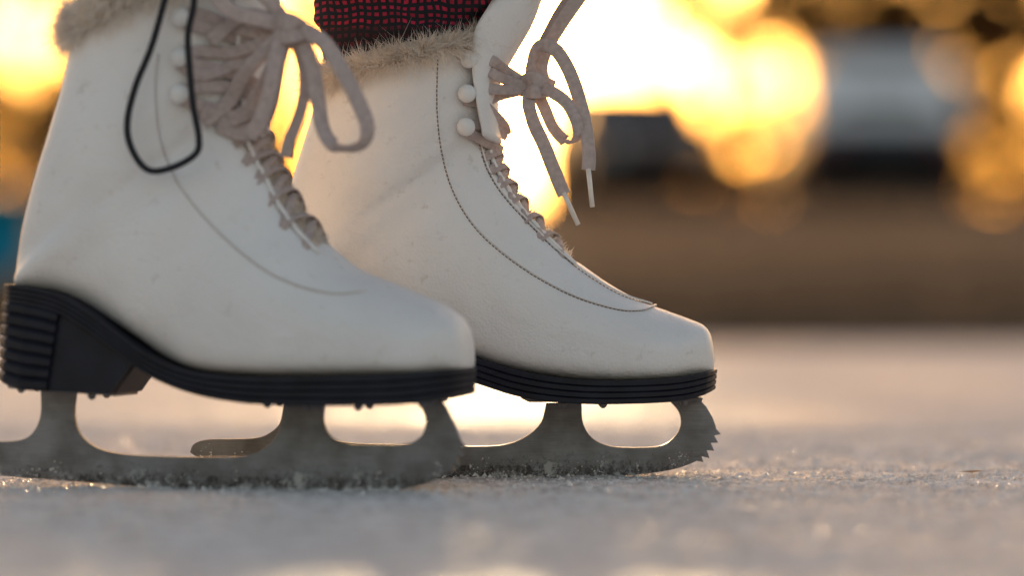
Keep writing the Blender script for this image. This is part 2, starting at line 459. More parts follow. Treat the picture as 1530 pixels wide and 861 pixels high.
    rows=cr([[*sk.tr(*f)[:],*sk.tr(*b)[:],w] for f,b,w in tg],np.linspace(0,len(tg)-1,40))
    for r in rows:
        f=Vector(r[:3]);b=Vector(r[3:6]);w=r[6]
        for j in range(m+1):
            th=-math.pi/2+math.pi*j/m
            for_=math.cos(th); V.append(b+(f-b)*for_+Vector((0,w*math.sin(th),0)))
    for i in range(39):
        for j in range(m): Fc.append((i*(m+1)+j,i*(m+1)+j+1,(i+1)*(m+1)+j+1,(i+1)*(m+1)+j))
    o=mesh_obj('tongue',V,Fc,LEATHER,sk.root)
    so=o.modifiers.new('s','SOLIDIFY'); so.thickness=.004; so.offset=-1
    # --- fur cuff
    n=len(secs)-1
    acc=Acc(); pts=[]
    lo,hi=P['cuff_theta']
    for th in np.linspace(lo,hi,60): pts.append(sk.ev(n-.01,th,-.001))
    acc.add(*sweep(pts,.006,.006,seg=10)); mesh_obj('cuff_roll',acc.V,acc.F,LINING,sk.root)
    ring_fur(sk,n-.40,n-.001,11000,.0145,'fur_cuff',thetas=(lo,hi),down=.9,lift=1.5,base_off=.0015,width=.00026)
    # --- trouser leg
    V=[];Fc=[];m=48
    rows=cr([[*sk.tr(*f)[:],*sk.tr(*b)[:],w] for f,b,w in P['leg']],np.linspace(0,len(P['leg'])-1,60))
    for ri,r in enumerate(rows):
        f=Vector(r[:3]);b=Vector(r[3:6]);w=r[6];mid=(f+b)/2;hh=(f-b)/2
        for j in range(m):
            th=2*math.pi*j/m; k=1+.02*math.sin(th*3+ri*.5)+.015*math.sin(ri*.9+th)
            V.append(mid+hh*math.cos(th)*k+Vector((0,w*math.sin(th)*k,0)))
    for i in range(59):
        for j in range(m): Fc.append((i*m+j,i*m+(j+1)%m,(i+1)*m+(j+1)%m,(i+1)*m+j))
    Fc.append(tuple(59*m+j for j in range(m)))
    mesh_obj('trouser_leg',V,Fc,PLAID,sk.root)
    return sk

ICEGRAIN=simple('ice_grain',(.76,.72,.69),.3,nscale=200,var=.15,bump=0)

# foot sections: (top point, bottom point, half width, top exponent, bottom exponent, skew)
def S_(lst):
    out=[]; n=len(lst)
    for i,(P,Q,w) in enumerate(lst):
        if i<4: nP,nQ,k=2.2,3.2,.05
        elif i<10: nP,nQ,k=2.0,3.6,.22
        elif i<15: nP,nQ,k=2.0,2.8,.12
        else: nP,nQ,k=2.05,2.0,0
        out.append((P,Q,w,nP,nQ,k))
    return out
far=dict(
 secs=S_([((1066,527),(1067,545),.006),((1062,502),(1064,557),.016),((1052,487),(1052,560),.024),((1030,477),(1030,564),.031),
 ((1000,466),(995,567),.037),((955,449),(945,570),.042),((905,421),(885,570),.044),((865,391),(825,564),.045),((828,354),(765,553),.043),
 ((800,323),(705,533),.040),((776,293),(650,512),.037),((759,264),(590,480),.036),((748,240),(530,450),.035),((742,217),(470,434),.034),
 ((739,195),(412,430),.033),((738,170),(405,405),.034),((738,150),(415,350),.034),((737,128),(430,290),.034),((735,105),(452,220),.035),
 ((731,80),(470,160),.036),((727,57),(480,112),.038)]),
 ta=.36,rec=7.2,thread=STITCH,
 sole_x=(400,1069),
 sole_top=[(395,428),(450,432),(500,443),(550,466),(600,494),(650,516),(710,535),(770,553),(830,564),(900,569),(1000,566),(1070,554)],
 sole_bot=[(395,452),(450,456),(500,466),(550,494),(600,528),(650,553),(710,570),(770,589),(830,598),(900,601),(1000,598),(1040,592),(1070,582)],
 heel_x=(402,606,397,572),heel_bot=[(390,569),(440,580),(572,586)],
 blade=dense([(284,676),(290,664),(310,657),(350,656),(380,655),(400,649),(418,633),(425,603)],4)+dense([(475,603),(475,630),(490,653),(520,662),(600,665),(700,667),(752,665),(785,653),(808,632),(816,602)],4)
   +dense([(869,602),(871,632),(885,655),(912,667),(950,669),(985,667),(1006,655),(1017,636),(1014,616),(1000,599)],4)
   +[(1043,595),(1055,608),(1064,623),(1069,636),(1070,641),(1077,649),(1067,651),(1073,662),(1062,662),(1067,674),(1056,673),(1060,685),(1048,682),(1051,691),(1041,689)]
   +dense([(1030,694),(1000,703),(940,711),(860,715),(760,716),(650,714),(500,709),(400,702),(330,693),(295,684)],3),
 plates=[('front_plate',[(778,594),(790,600),(1046,599),(1048,594),(990,592),(800,592)],.019),('rear_plate',[(405,580),(405,586),(575,592),(575,586)],.019)],
 screws=[(840,603),(900,603),(1020,600),(430,588),(520,590)],
 frost=450,frost_x=(300,1030),bottom=[(290,684),(400,702),(500,709),(760,716),(860,715),(940,711),(1030,694)],
 stitches=[[(656,62),(653,110),(653,170),(660,230),(676,285),(705,335),(745,375),(800,414),(860,445),(920,463),(955,465),(978,458)],
           [(716,214),(726,250),(748,288),(785,330),(830,374),(875,410),(925,440),(972,456)]],
 studs=[(693,88),(691,139),(690,190)],
 cross=(7.6,14.5,8),
 ribbons=[
  dict(p=[(692,84,None,.004),(712,82,None,.004),(738,92,-.026),(760,108,-.014),(795,130,-.008)]),
  dict(p=[(692,92,None,.004),(715,98,None,.004),(740,112,-.026),(765,122,-.014),(795,132,-.010)]),
  dict(p=[(690,136,None,.004),(712,131,None,.004),(738,133,-.024),(765,134,-.014),(795,131,-.008)]),
  dict(p=[(690,143,None,.004),(708,147,None,.004),(730,163,-.022),(752,186,-.006),(757,200,.012)]),
  dict(p=[(690,150,None,.003),(708,152,None,.0035),(728,150,-.022),(748,142,-.012),(785,133,-.002)]),
  dict(p=[(690,187,None,.004),(710,185,None,.004),(730,190,-.020),(747,197,-.006),(757,203,.012)]),
  dict(p=[(690,195,None,.004),(708,204,None,.004),(728,213,-.018),(742,221,-.006),(750,225,.010)]),
  # knot
  dict(p=[(779,128,-.006),(788,119,-.015),(800,117,-.018),(815,124,-.016),(826,130,-.008)],w=.0042),
  dict(p=[(781,133,-.006),(792,136,-.018),(805,136,-.018),(820,134,-.008)],w=.0045),
  # upper loop going up and right, folding back
  dict(p=[(800,128,-.008),(793,105,-.010),(798,80,-.012),(810,68,-.014),(830,74,-.018),(850,105,-.02),(866,150,-.022),(877,200,-.024),(880,235,-.024),(879,254,-.024)],w=.0042,twist=[.2,.9,.2,-.2,.1,.3,.1]),
  dict(p=[(812,126,-.004),(808,100,-.002),(818,70,-.002),(838,35,-.004),(858,5,-.006),(868,-10,-.006),(862,-12,-.001),(845,10,.002),(825,45,.003),(806,85,.003),(802,125,.0)],w=.0046,twist=[.1,.5,.1,-.4,.2,.4]),
  # small loop to the lower right
  dict(p=[(806,130,-.014),(826,138,-.022),(846,153,-.026),(860,178,-.027),(864,200,-.025),(856,212,-.02),(842,208,-.016),(826,190,-.014),(815,165,-.012),(803,138,-.010)],w=.0038,twist=[.1,.3,.5,1.0,.5,.2]),
  # second tail
  dict(p=[(795,135,-.012),(790,155,-.018),(798,185,-.02),(812,215,-.022),(826,250,-.023),(838,280,-.023),(843,291,-.023)],w=.0042,twist=[.1,-.5,.2,.1,.3]),
 ],
 aglets=[((879,252,-.024),(885,309,-.026)),((842,288,-.023),(864,336,-.024))],
 tongue=[((750,215),(722,205),.028),((745,160),(712,150),.030),((750,118),(706,98),.031),((772,78),(708,60),.032),((796,36),(716,38),.033),((812,-8),(728,18),.032),((822,-45),(745,-10),.028),((828,-62),(770,-45),.02)],
 cuff_theta=(.5,2*math.pi-.5),
 leg=[((715,75),(492,115),.033),((722,40),(480,70),.040),((765,5),(472,30),.046),((835,-30),(468,-20),.050),((850,-120),(455,-120),.055),((850,-400),(440,-400),.06),((850,-800),(430,-800),.065)],
)
near=dict(
 secs=S_([((704,522),(705,542),.006),((699,492),(702,553),.016),((688,474),(690,557),.025),((664,456),(670,559),.032),
 ((628,440),(635,561),.038),((580,420),(585,562),.043),((536,402),(530,563),.045),((500,372),(460,564),.046),((466,332),(390,562),.045),
 ((440,292),(320,554),.042),((422,258),(262,537),.038),((408,228),(205,502),.036),((398,200),(148,464),.036),((391,172),(85,438),.035),
 ((388,150),(32,429),.034),((386,128),(27,402),.035),((386,105),(35,350),.036),((387,78),(50,282),.037),((389,40),(74,205),.037),
 ((391,-10),(97,125),.038),((393,-70),(120,22),.040)]),
 ta=.46,rec=7.3,thread=STITCH2,
 sole_x=(16,707),
 sole_top=[(10,427),(60,430),(110,441),(150,461),(200,499),(250,533),(310,555),(400,563),(500,562),(600,560),(708,552)],
 sole_bot=[(10,450),(60,455),(110,467),(150,490),(200,525),(250,561),(310,585),(380,598),(450,602),(560,603),(640,600),(708,588)],
 heel_x=(18,224,13,190),heel_bot=[(8,567),(60,581),(192,587)],
 blade=dense([(-72,684),(-68,668),(-50,660),(0,660),(35,657),(53,643),(62,618),(62,580)],4)+dense([(115,585),(112,620),(122,650),(150,671),(200,680),(300,683),(370,681),(402,666),(420,638),(426,598)],4)
   +dense([(486,598),(484,630),(495,653),(520,663),(560,665),(605,664),(628,654),(637,635),(633,614),(620,596)],4)
   +[(656,594),(668,612),(678,632),(686,652),(689,660),(697,668),(687,671),(693,682),(683,684),(687,695),(677,696),(679,705),(669,706)]
   +dense([(660,713),(630,725),(590,733),(520,738),(400,738),(300,734),(200,727),(100,719),(0,711),(-50,700)],3),
 plates=[('front_plate',[(368,595),(385,602),(655,602),(660,596),(560,598),(400,598)],.021),('rear_plate',[(28,572),(30,579),(190,591),(190,585)],.021)],
 screws=[(410,602),(470,606),(545,606),(640,602),(45,580),(150,590)],
 frost=350,frost_x=(-40,660),bottom=[(-60,700),(0,711),(100,719),(200,727),(300,734),(400,738),(520,738),(600,732),(660,713)],
 stitches=[[(236,80),(232,140),(240,210),(262,268),(300,320),(350,370),(400,408),(450,430),(500,440),(545,436)]],
 studs=[(270,25),(268,85),(268,140)],
 cross=(7.6,15.2,8),
 ribbons=[
  dict(p=[(270,20,None,.004),(300,22,None,.004),(345,40,None,.004),(395,50,-.03),(435,45,-.025)],w=.0036),
  dict(p=[(270,30,None,.004),(305,42,None,.004),(350,56,None,.004),(400,58,-.03),(435,50,-.025)],w=.0036),
  dict(p=[(268,80,None,.004),(300,76,None,.004),(340,78,None,.004),(385,66,-.03),(430,50,-.025)],w=.0036),
  dict(p=[(268,90,None,.004),(300,98,None,.004),(345,110,None,.004),(380,125,-.02),(402,140,-.004)],w=.0036),
  dict(p=[(268,95,None,.003),(300,112,None,.005),(345,95,None,.005),(390,80,-.028),(425,60,-.02)],w=.0036),
  dict(p=[(268,135,None,.004),(300,128,None,.004),(340,130,None,.004),(380,140,-.02),(402,150,-.004)],w=.0036),
  dict(p=[(268,145,None,.004),(300,158,None,.004),(340,168,None,.004),(375,182,-.018),(398,190,-.004)],w=.0036),
  dict(p=[(300,165,None,.005),(335,180,None,.005),(370,165,-.028),(398,120,-.034),(418,70,-.034),(432,45,-.03)],w=.0045,twist=[0,.3,.6,.2]),
  dict(p=[(325,185,None,.005),(352,200,None,.005),(385,190,-.028),(402,150,-.036),(412,100,-.038),(428,50,-.034)],w=.005,twist=[0,-.3,.4,.1]),
  dict(p=[(310,60,None,.006),(345,28,None,.007),(380,22,-.036),(410,30,-.036),(430,42,-.034)],w=.004,twist=[0,.3,.1]),
  dict(p=[(300,180,None,.004),(335,150,None,.006),(365,110,-.034),(392,80,-.036),(420,52,-.036)],w=.0042,twist=[0,.4,.1]),
  # knot
  dict(p=[(405,42,-.03),(420,32,-.040),(436,34,-.044),(452,44,-.036)],w=.0055),
  dict(p=[(408,52,-.03),(424,52,-.042),(440,50,-.042),(455,45,-.034)],w=.005),
  # large hanging loop
  dict(p=[(438,42,-.036),(462,48,-.04),(488,68,-.044),(514,110,-.048),(537,155,-.050),(549,190,-.050),(543,214,-.048),(520,222,-.045),(496,214,-.042),(482,190,-.040),(475,150,-.038),(468,105,-.037),(456,70,-.036),(440,46,-.034)],w=.0044,twist=[.1,.3,.2,.8,1.1,.6,.3,.1]),
  dict(p=[(436,50,-.034),(450,85,-.03),(456,130,-.028),(446,175,-.026),(430,215,-.024),(426,235,-.022)],w=.0036,twist=[.3,.8,.4,.2]),
  dict(p=[(425,45,-.036),(412,85,-.042),(404,130,-.044),(388,180,-.044),(372,205,-.042)],w=.0042,twist=[.2,.5,.1]),
  dict(p=[(425,38,-.034),(395,30,-.040),(350,18,-.044),(320,-10,-.046),(330,-35,-.046),(370,-30,-.044),(410,10,-.038),(428,38,-.034)],w=.0042,twist=[0,.2,.6,.2,0]),
 ],
 tongue=[((400,205),(385,200),.018),((396,160),(372,150),.020),((398,110),(368,98),.022),((404,60),(368,40),.024),((414,10),(368,-10),.028),((434,-60),(372,-50),.032),((448,-105),(390,-85),.026)],
 cuff_theta=(.75,2*math.pi-.75),
 leg=[((375,-20),(137,30),.035),((378,-80),(128,-30),.042),((385,-140),(122,-90),.048),((400,-220),(110,-200),.054),((410,-420),(100,-420),.06),((410,-820),(90,-820),.065)],
)
sF=make_skate('ice_skate',((735-CX)/F*D,0),0,far)
dn=D-.13
sN=make_skate('ice_skate',((360-CX)/F*dn,-.13),math.radians(-11),near)
# black pull cord hanging off the near trouser leg
pts=[sN.tr(*p) for p in [(262,-60,-.050),(246,0,-.051),(226,70,-.051),(202,130,-.050),(190,185,-.049),(198,225,-.049),(222,254,-.049),(258,250,-.049),(292,230,-.048),(297,205,-.048),(289,160,-.048),(283,100,-.049),(281,50,-.050),(290,0,-.051),(285,-60,-.050)]]
V,Fc=sweep(smooth_path(pts,8),.0019,.0019,seg=10)
mesh_obj('pull_cord',V,Fc,CORD,sN.root)

# ------------------------------------------------------------------ ice
def ice_mat():
    m,nt,b=new_mat('frosted_rink_ice')
    tc=N(nt,'ShaderNodeTexCoord')
    def noise_(sc,det=5,rg=.6,dist=0):
        n=N(nt,'ShaderNodeTexNoise'); n.inputs['Scale'].default_value=sc; n.inputs['Detail'].default_value=det; n.inputs['Roughness'].default_value=rg; n.inputs['Distortion'].default_value=dist
        L(nt,tc.outputs['Object'],n.inputs['Vector']); return n.outputs['Fac']
    big=noise_(3,6); mid=noise_(38,6,.75); fine=noise_(320,4,.75)
    ad=N(nt,'ShaderNodeMath',operation='MULTIPLY_ADD'); L(nt,fine,ad.inputs[0]); ad.inputs[1].default_value=.8; L(nt,mid,ad.inputs[2])
    L(nt,ramp(nt,ad.outputs[0],[(.72,(.46,.415,.385)),(.88,(.74,.68,.635)),(1.0,(.92,.87,.83))]),b.inputs['Base Color'])
    L(nt,ramp(nt,big,[(.38,(.5,.5,.5)),(.62,(.75,.75,.75))]),b.inputs['Roughness'])
    b.inputs['IOR'].default_value=1.31; b.inputs['Specular IOR Level'].default_value=.09
    b1=N(nt,'ShaderNodeBump'); b1.inputs['Strength'].default_value=1; b1.inputs['Distance'].default_value=.0018; L(nt,fine,b1.inputs['Height'])
    b2=N(nt,'ShaderNodeBump'); b2.inputs['Strength'].default_value=.8; b2.inputs['Distance'].default_value=.004; L(nt,mid,b2.inputs['Height']); L(nt,b1.outputs[0],b2.inputs['Normal'])
    L(nt,b2.outputs[0],b.inputs['Normal'])
    return m
def axis(dense_lo,dense_hi,step,lo,hi):
    a=list(np.arange(dense_lo,dense_hi,step)); g=step
    x=a[-1]
    while x<hi: g*=1.18; x+=g; a.append(min(x,hi))
    g=step;x=a[0]
    while x>lo: g*=1.18; x-=g; a.insert(0,max(x,lo))
    return a
xs=axis(-.5,.52,.0028,-80,80); ys=axis(-.75,.75,.004,-40,5.4)
V=[]
for y in ys:
    for x in xs:
        if abs(x)<.7 and -1<y<1.2:
            z=.0014*noise.noise((x*60,y*60,0))+.0022*noise.noise((x*190,y*190,3))+.0014*noise.noise((x*7,y*7,5))
        else: z=.001*noise.noise((x*7,y*7,5))
        V.append((x,y,z-.0008))
nx=len(xs);Fc=[(j*nx+i,j*nx+i+1,(j+1)*nx+i+1,(j+1)*nx+i) for j in range(len(ys)-1) for i in range(nx-1)]
mesh_obj('ice_rink',V,Fc,ice_mat())
# loose shavings
acc=Acc()
def chip(x,y,r):
    a=random.random()*6.28
    c,s=math.cos(a),math.sin(a); h=r*random.uniform(.4,1.1)
    P=[(r,0,0),(0,r*.7,0),(-r*.8,0,0),(0,-r*.6,0),(r*.1,r*.1,h)]
    P=[(x+p[0]*c-p[1]*s+random.gauss(0,r*.1),y+p[0]*s+p[1]*c,max(0,p[2])) for p in P]
    acc.add(P,[(0,1,4),(1,2,4),(2,3,4),(3,0,4),(0,3,2,1)])
for _ in range(26000):
    x=random.uniform(-.5,.55); y=random.gauss(.05,.5)
    chip(x,y,abs(random.gauss(0,.0007))+.0003)
for sk,x0,x1 in((sF,300,1050),(sN,-60,670)):
    for _ in range(500):
        p=sk.tr(random.uniform(x0,x1),715); u=p.x; v=random.gauss(0,.010)
        c,s=math.cos(sk.yaw),math.sin(sk.yaw)
        chip(sk.C.x+u*c-v*s,sk.C.y+u*s+v*c,abs(random.gauss(0,.0007))+.0003)
mesh_obj('ice_shavings',acc.V,acc.F,ICEGRAIN,smooth=False)
# small dry leaf fragment lying on the ice
pts=[(.278,.0,.001),(.284,.003,.0022),(.291,-.001,.0012),(.286,-.006,.002),(.280,-.004,.0008),(.272,.004,.0012)]
mesh_obj('leaf_fragment',[(p[0]*.995,p[1],p[2]+.0011) for p in pts],[(0,1,3,4),(1,2,3),(0,5,1)],simple('dry_leaf',(.25,.13,.05),.8))

# ------------------------------------------------------------------ bank
KS=.03; Y0=5.1
def gz(y):
    d=y-Y0
    if d<0: return -.02
    return min(KS*d,KS*41)+.03*(1-math.exp(-d*4))
def bank_mat():
    m,nt,b=new_mat('dry_grass_bank')
    tc=N(nt,'ShaderNodeTexCoord')
    n=N(nt,'ShaderNodeTexNoise'); n.inputs['Scale'].default_value=.8; n.inputs['Detail'].default_value=10; n.inputs['Roughness'].default_value=.7
    L(nt,tc.outputs['Object'],n.inputs['Vector'])
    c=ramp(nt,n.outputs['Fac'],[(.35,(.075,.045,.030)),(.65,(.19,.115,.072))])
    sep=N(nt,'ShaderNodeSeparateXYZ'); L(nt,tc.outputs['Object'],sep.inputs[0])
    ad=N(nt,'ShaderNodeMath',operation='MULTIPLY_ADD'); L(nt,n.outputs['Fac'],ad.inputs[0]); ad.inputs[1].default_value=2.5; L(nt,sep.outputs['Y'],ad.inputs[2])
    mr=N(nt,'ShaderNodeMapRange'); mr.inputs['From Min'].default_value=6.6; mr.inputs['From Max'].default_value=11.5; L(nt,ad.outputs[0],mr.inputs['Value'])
    mx=N(nt,'ShaderNodeMixRGB'); L(nt,mr.outputs[0],mx.inputs[0]); mx.inputs[1].default_value=(.036,.026,.020,1); L(nt,c,mx.inputs[2])  # bank's shadow along the ice edge painted into the colour as dark wet soil
    L(nt,mx.outputs[0],b.inputs['Base Color'])
    b.inputs['Roughness'].default_value=1; b.inputs['Specular IOR Level'].default_value=.1
    return m
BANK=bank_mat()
ysb=list(np.arange(Y0-.1,9,.06))+list(np.arange(9,50,.5))+[55,65,80,110,160,250,400]
xsb=[-400,-200,-100,-60]+list(np.arange(-30,30,.5))+[35,60,100,200,400]
V=[]
for y in ysb:
    for x in xsb: V.append((x,y+(.15*noise.noise((x*.7,y*.5,2)) if y<9 else 0),gz(y)+ (.03*noise.noise((x*1.5,y*1.5,0)) if y>Y0+.2 else 0)))
nx=len(xsb);Fc=[(j*nx+i,j*nx+i+1,(j+1)*nx+i+1,(j+1)*nx+i) for j in range(len(ysb)-1) for i in range(nx-1)]
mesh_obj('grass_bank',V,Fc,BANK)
V=[];Fc=[]
for _ in range(22000):
    y=Y0+.15+abs(random.gauss(0,1))**1.5*6; x=random.uniform(-2.2,2.2)*(1+y/8)
    z=gz(y); h=random.uniform(.02,.07); w=.003; a=random.random()*3.14; o=len(V)
    V+=[(x-w*math.cos(a),y-w*math.sin(a),z-.01),(x+w*math.cos(a),y+w*math.sin(a),z-.01),(x+random.gauss(0,.02),y+random.gauss(0,.02),z+h)]; Fc.append((o,o+1,o+2))
mesh_obj('dry_grass',V,Fc,simple('dry_grass_blades',(.12,.075,.045),.9,nscale=3,var=.4,bump=0),smooth=False)

# ------------------------------------------------------------------ trees
def leaf_mat():
    m,nt,b=new_mat('autumn_foliage')
    tc=N(nt,'ShaderNodeTexCoord'); n=N(nt,'ShaderNodeTexNoise'); n.inputs['Scale'].default_value=.9; n.inputs['Detail'].default_value=4
    L(nt,tc.outputs['Object'],n.inputs['Vector'])
    c=ramp(nt,n.outputs['Fac'],[(.35,(.08,.042,.020)),(.65,(.26,.13,.042))])
    L(nt,c,b.inputs['Base Color']); b.inputs['Roughness'].default_value=.9; b.inputs['Specular IOR Level'].default_value=.1
    tr=N(nt,'ShaderNodeBsdfTranslucent'); L(nt,c,tr.inputs[0])
    mx=N(nt,'ShaderNodeMixShader'); mx.inputs[0].default_value=.4
    L(nt,b.outputs[0],mx.inputs[1]); L(nt,tr.outputs[0],mx.inputs[2]); L(nt,mx.outputs[0],nt.nodes['Material Output'].inputs[0])
    return m
LEAF=leaf_mat(); BARK=simple('bark',(.07,.045,.03),.95,nscale=6,var=.4,bump=1,bscale=20,bdist=.02)
def leafq(V,Fc,p,s,R,k=.5):
    a=Vector((R.gauss(0,1),R.gauss(0,1),R.gauss(0,1))).normalized(); b=a.cross(Vector((R.gauss(0,1),R.gauss(0,1),R.gauss(0,1)))).normalized()
    o=len(V); V+=[p-a*s,p+b*s*k,p+a*s,p-b*s*k]; Fc.append((o,o+1,o+2,o+3))
def tree(x,y,h,cr_,low,nleaf,seed,name='autumn_tree',lo_s=.08,hi_s=.17):
    R=random.Random(seed); e=empty(name,(x,y,gz(y)))
    acc=Acc(); tips=[]
    tr_=[Vector((0,0,-.2)),Vector((R.gauss(0,.1),R.gauss(0,.1),h*.3)),Vector((R.gauss(0,.25),R.gauss(0,.25),h*.6)),Vector((R.gauss(0,.3),0,h*.95))]
    path=smooth_path(tr_,6); r0=h*.022
    acc.add(*sweep(path,r0,r0,seg=10,taper=lambda f:1-.85*f))
    for k in range(16):
        f=R.uniform(.12,.9); p=path[int(f*(len(path)-1))]; a=R.random()*6.28; l=cr_*R.uniform(.6,1.05)*(1-.4*abs(f-.5))
        end=p+Vector((math.cos(a)*l,math.sin(a)*l,R.uniform(.1,.6)*l)); mid=(p+end)/2+Vector((0,0,.1*l))
        acc.add(*sweep(smooth_path([p,mid,end],4),r0*.35,r0*.35,seg=6,taper=lambda f:1-.8*f)); tips+= [end,mid]
        for q in range(3):
            e2=mid+Vector((R.gauss(0,.4)*l,R.gauss(0,.4)*l,R.uniform(0,.4)*l)); acc.add(*sweep([mid,(mid+e2)/2+Vector((0,0,.05)),e2],r0*.15,r0*.15,seg=5,taper=lambda f:1-.8*f)); tips.append(e2)
    mesh_obj('trunk_and_limbs',acc.V,acc.F,BARK,e)
    V=[];Fc=[]
    cl=[]
    for t in tips: cl.append((t,R.uniform(.35,.8)*cr_*.42))
    for _ in range(34):
        a=R.random()*6.28; rr=cr_*math.sqrt(R.random())*.95; cl.append((Vector((rr*math.cos(a),rr*math.sin(a),R.uniform(low,h*.75))),R.uniform(.25,.6)*cr_*.36))
    for _ in range(nleaf):
        c,rad=R.choice(cl)
        p=c+Vector((R.gauss(0,1),R.gauss(0,1),R.gauss(0,.8)))*rad*.5
        if p.z<low*R.uniform(.6,1): continue
        leafq(V,Fc,p,R.uniform(lo_s,hi_s),R)
    mesh_obj('foliage',V,Fc,LEAF,e,smooth=False)
def wx(px,d): return (px-CX)/F*d
def at(px,d): return wx(px,d),d-D
for i,(px,d,h,c_,low,nl) in enumerate([(1205,64,9,1.8,1.0,6000),(1345,60,8,1.9,.4,7500),(1525,66,10,1.9,1.9,4600),(1720,62,9,2.4,.4,7000),(1065,80,9,2.1,.9,6500),(1850,70,11,3,.6,7000),(1440,76,9,2.0,1.9,4600),
      (215,64,9,2.0,.2,8000),(-150,60,9,2.0,.3,8000),(-420,66,10,3,.4,8000),(430,90,11,2.0,.8,3500),(650,130,9,2.5,2.2,3000),(2150,75,11,3,.5,7000),(-700,72,11,3,.5,7000)]):
    x,y=at(px,d); tree(x,y,h,c_,low,nl,100+i)
x,y=at(72,58); tree(x,y,9,.9,3.6,1300,300)
# hedges along the park edge
def hedge(x0,x1,y,hh,n,seed,dz=.18):
    R=random.Random(seed); V=[];Fc=[]
    for _ in range(n):
        X=R.uniform(x0,x1); z=hh*R.random()**.8*(1+dz*2*noise.noise((X*1.3,seed,0))); yy=y+R.uniform(-.6,.6)
        leafq(V,Fc,Vector((X,yy,gz(yy)+z)),R.uniform(.06,.14),R)
    st=Acc()
    for X in np.arange(x0+.2,x1,.5): st.add(*sweep([Vector((X,y,gz(y)-.1)),Vector((X+.1,y+.05,gz(y)+hh*.5)),Vector((X,y,gz(y)+hh*.8))],.03,.03,seg=6,taper=lambda f:1-.7*f))
    e=empty('hedge'); mesh_obj('hedge_foliage',V,Fc,LEAF,e,smooth=False); mesh_obj('hedge_stems',st.V,st.F,BARK,e)
hedge(-16,-4.2,60,2.6,17000,11)
hedge(.5,2.7,53,.75,1900,12,.35)
hedge(4.0,6.4,53,.8,2200,13,.35)
# distant tree mass on the skyline, with an open gap towards the low sun
V=[];Fc=[]
R=random.Random(5)
for _ in range(50000):
    d=R.uniform(135,175); X=R.uniform(-60,60)
    dd=abs(X-.3)
    hmax=5.4+2.5*noise.noise((X*.12,0,0))+2*noise.noise((X*.5,3,0))
    k=min(1,max(0,(dd-4.5)/4.0)); hmax=hmax*k+(1.9+.8*noise.noise((X*.8,1,0)))*(1-k)
    z=gz(d)+hmax*R.random()**1.1
    if noise.noise((X*.45,z*.7,d*.01))>.13: continue
    leafq(V,Fc,Vector((X,d,z)),R.uniform(.2,.42),R,.6)
mesh_obj('distant_treeline',V,Fc,LEAF,smooth=False)

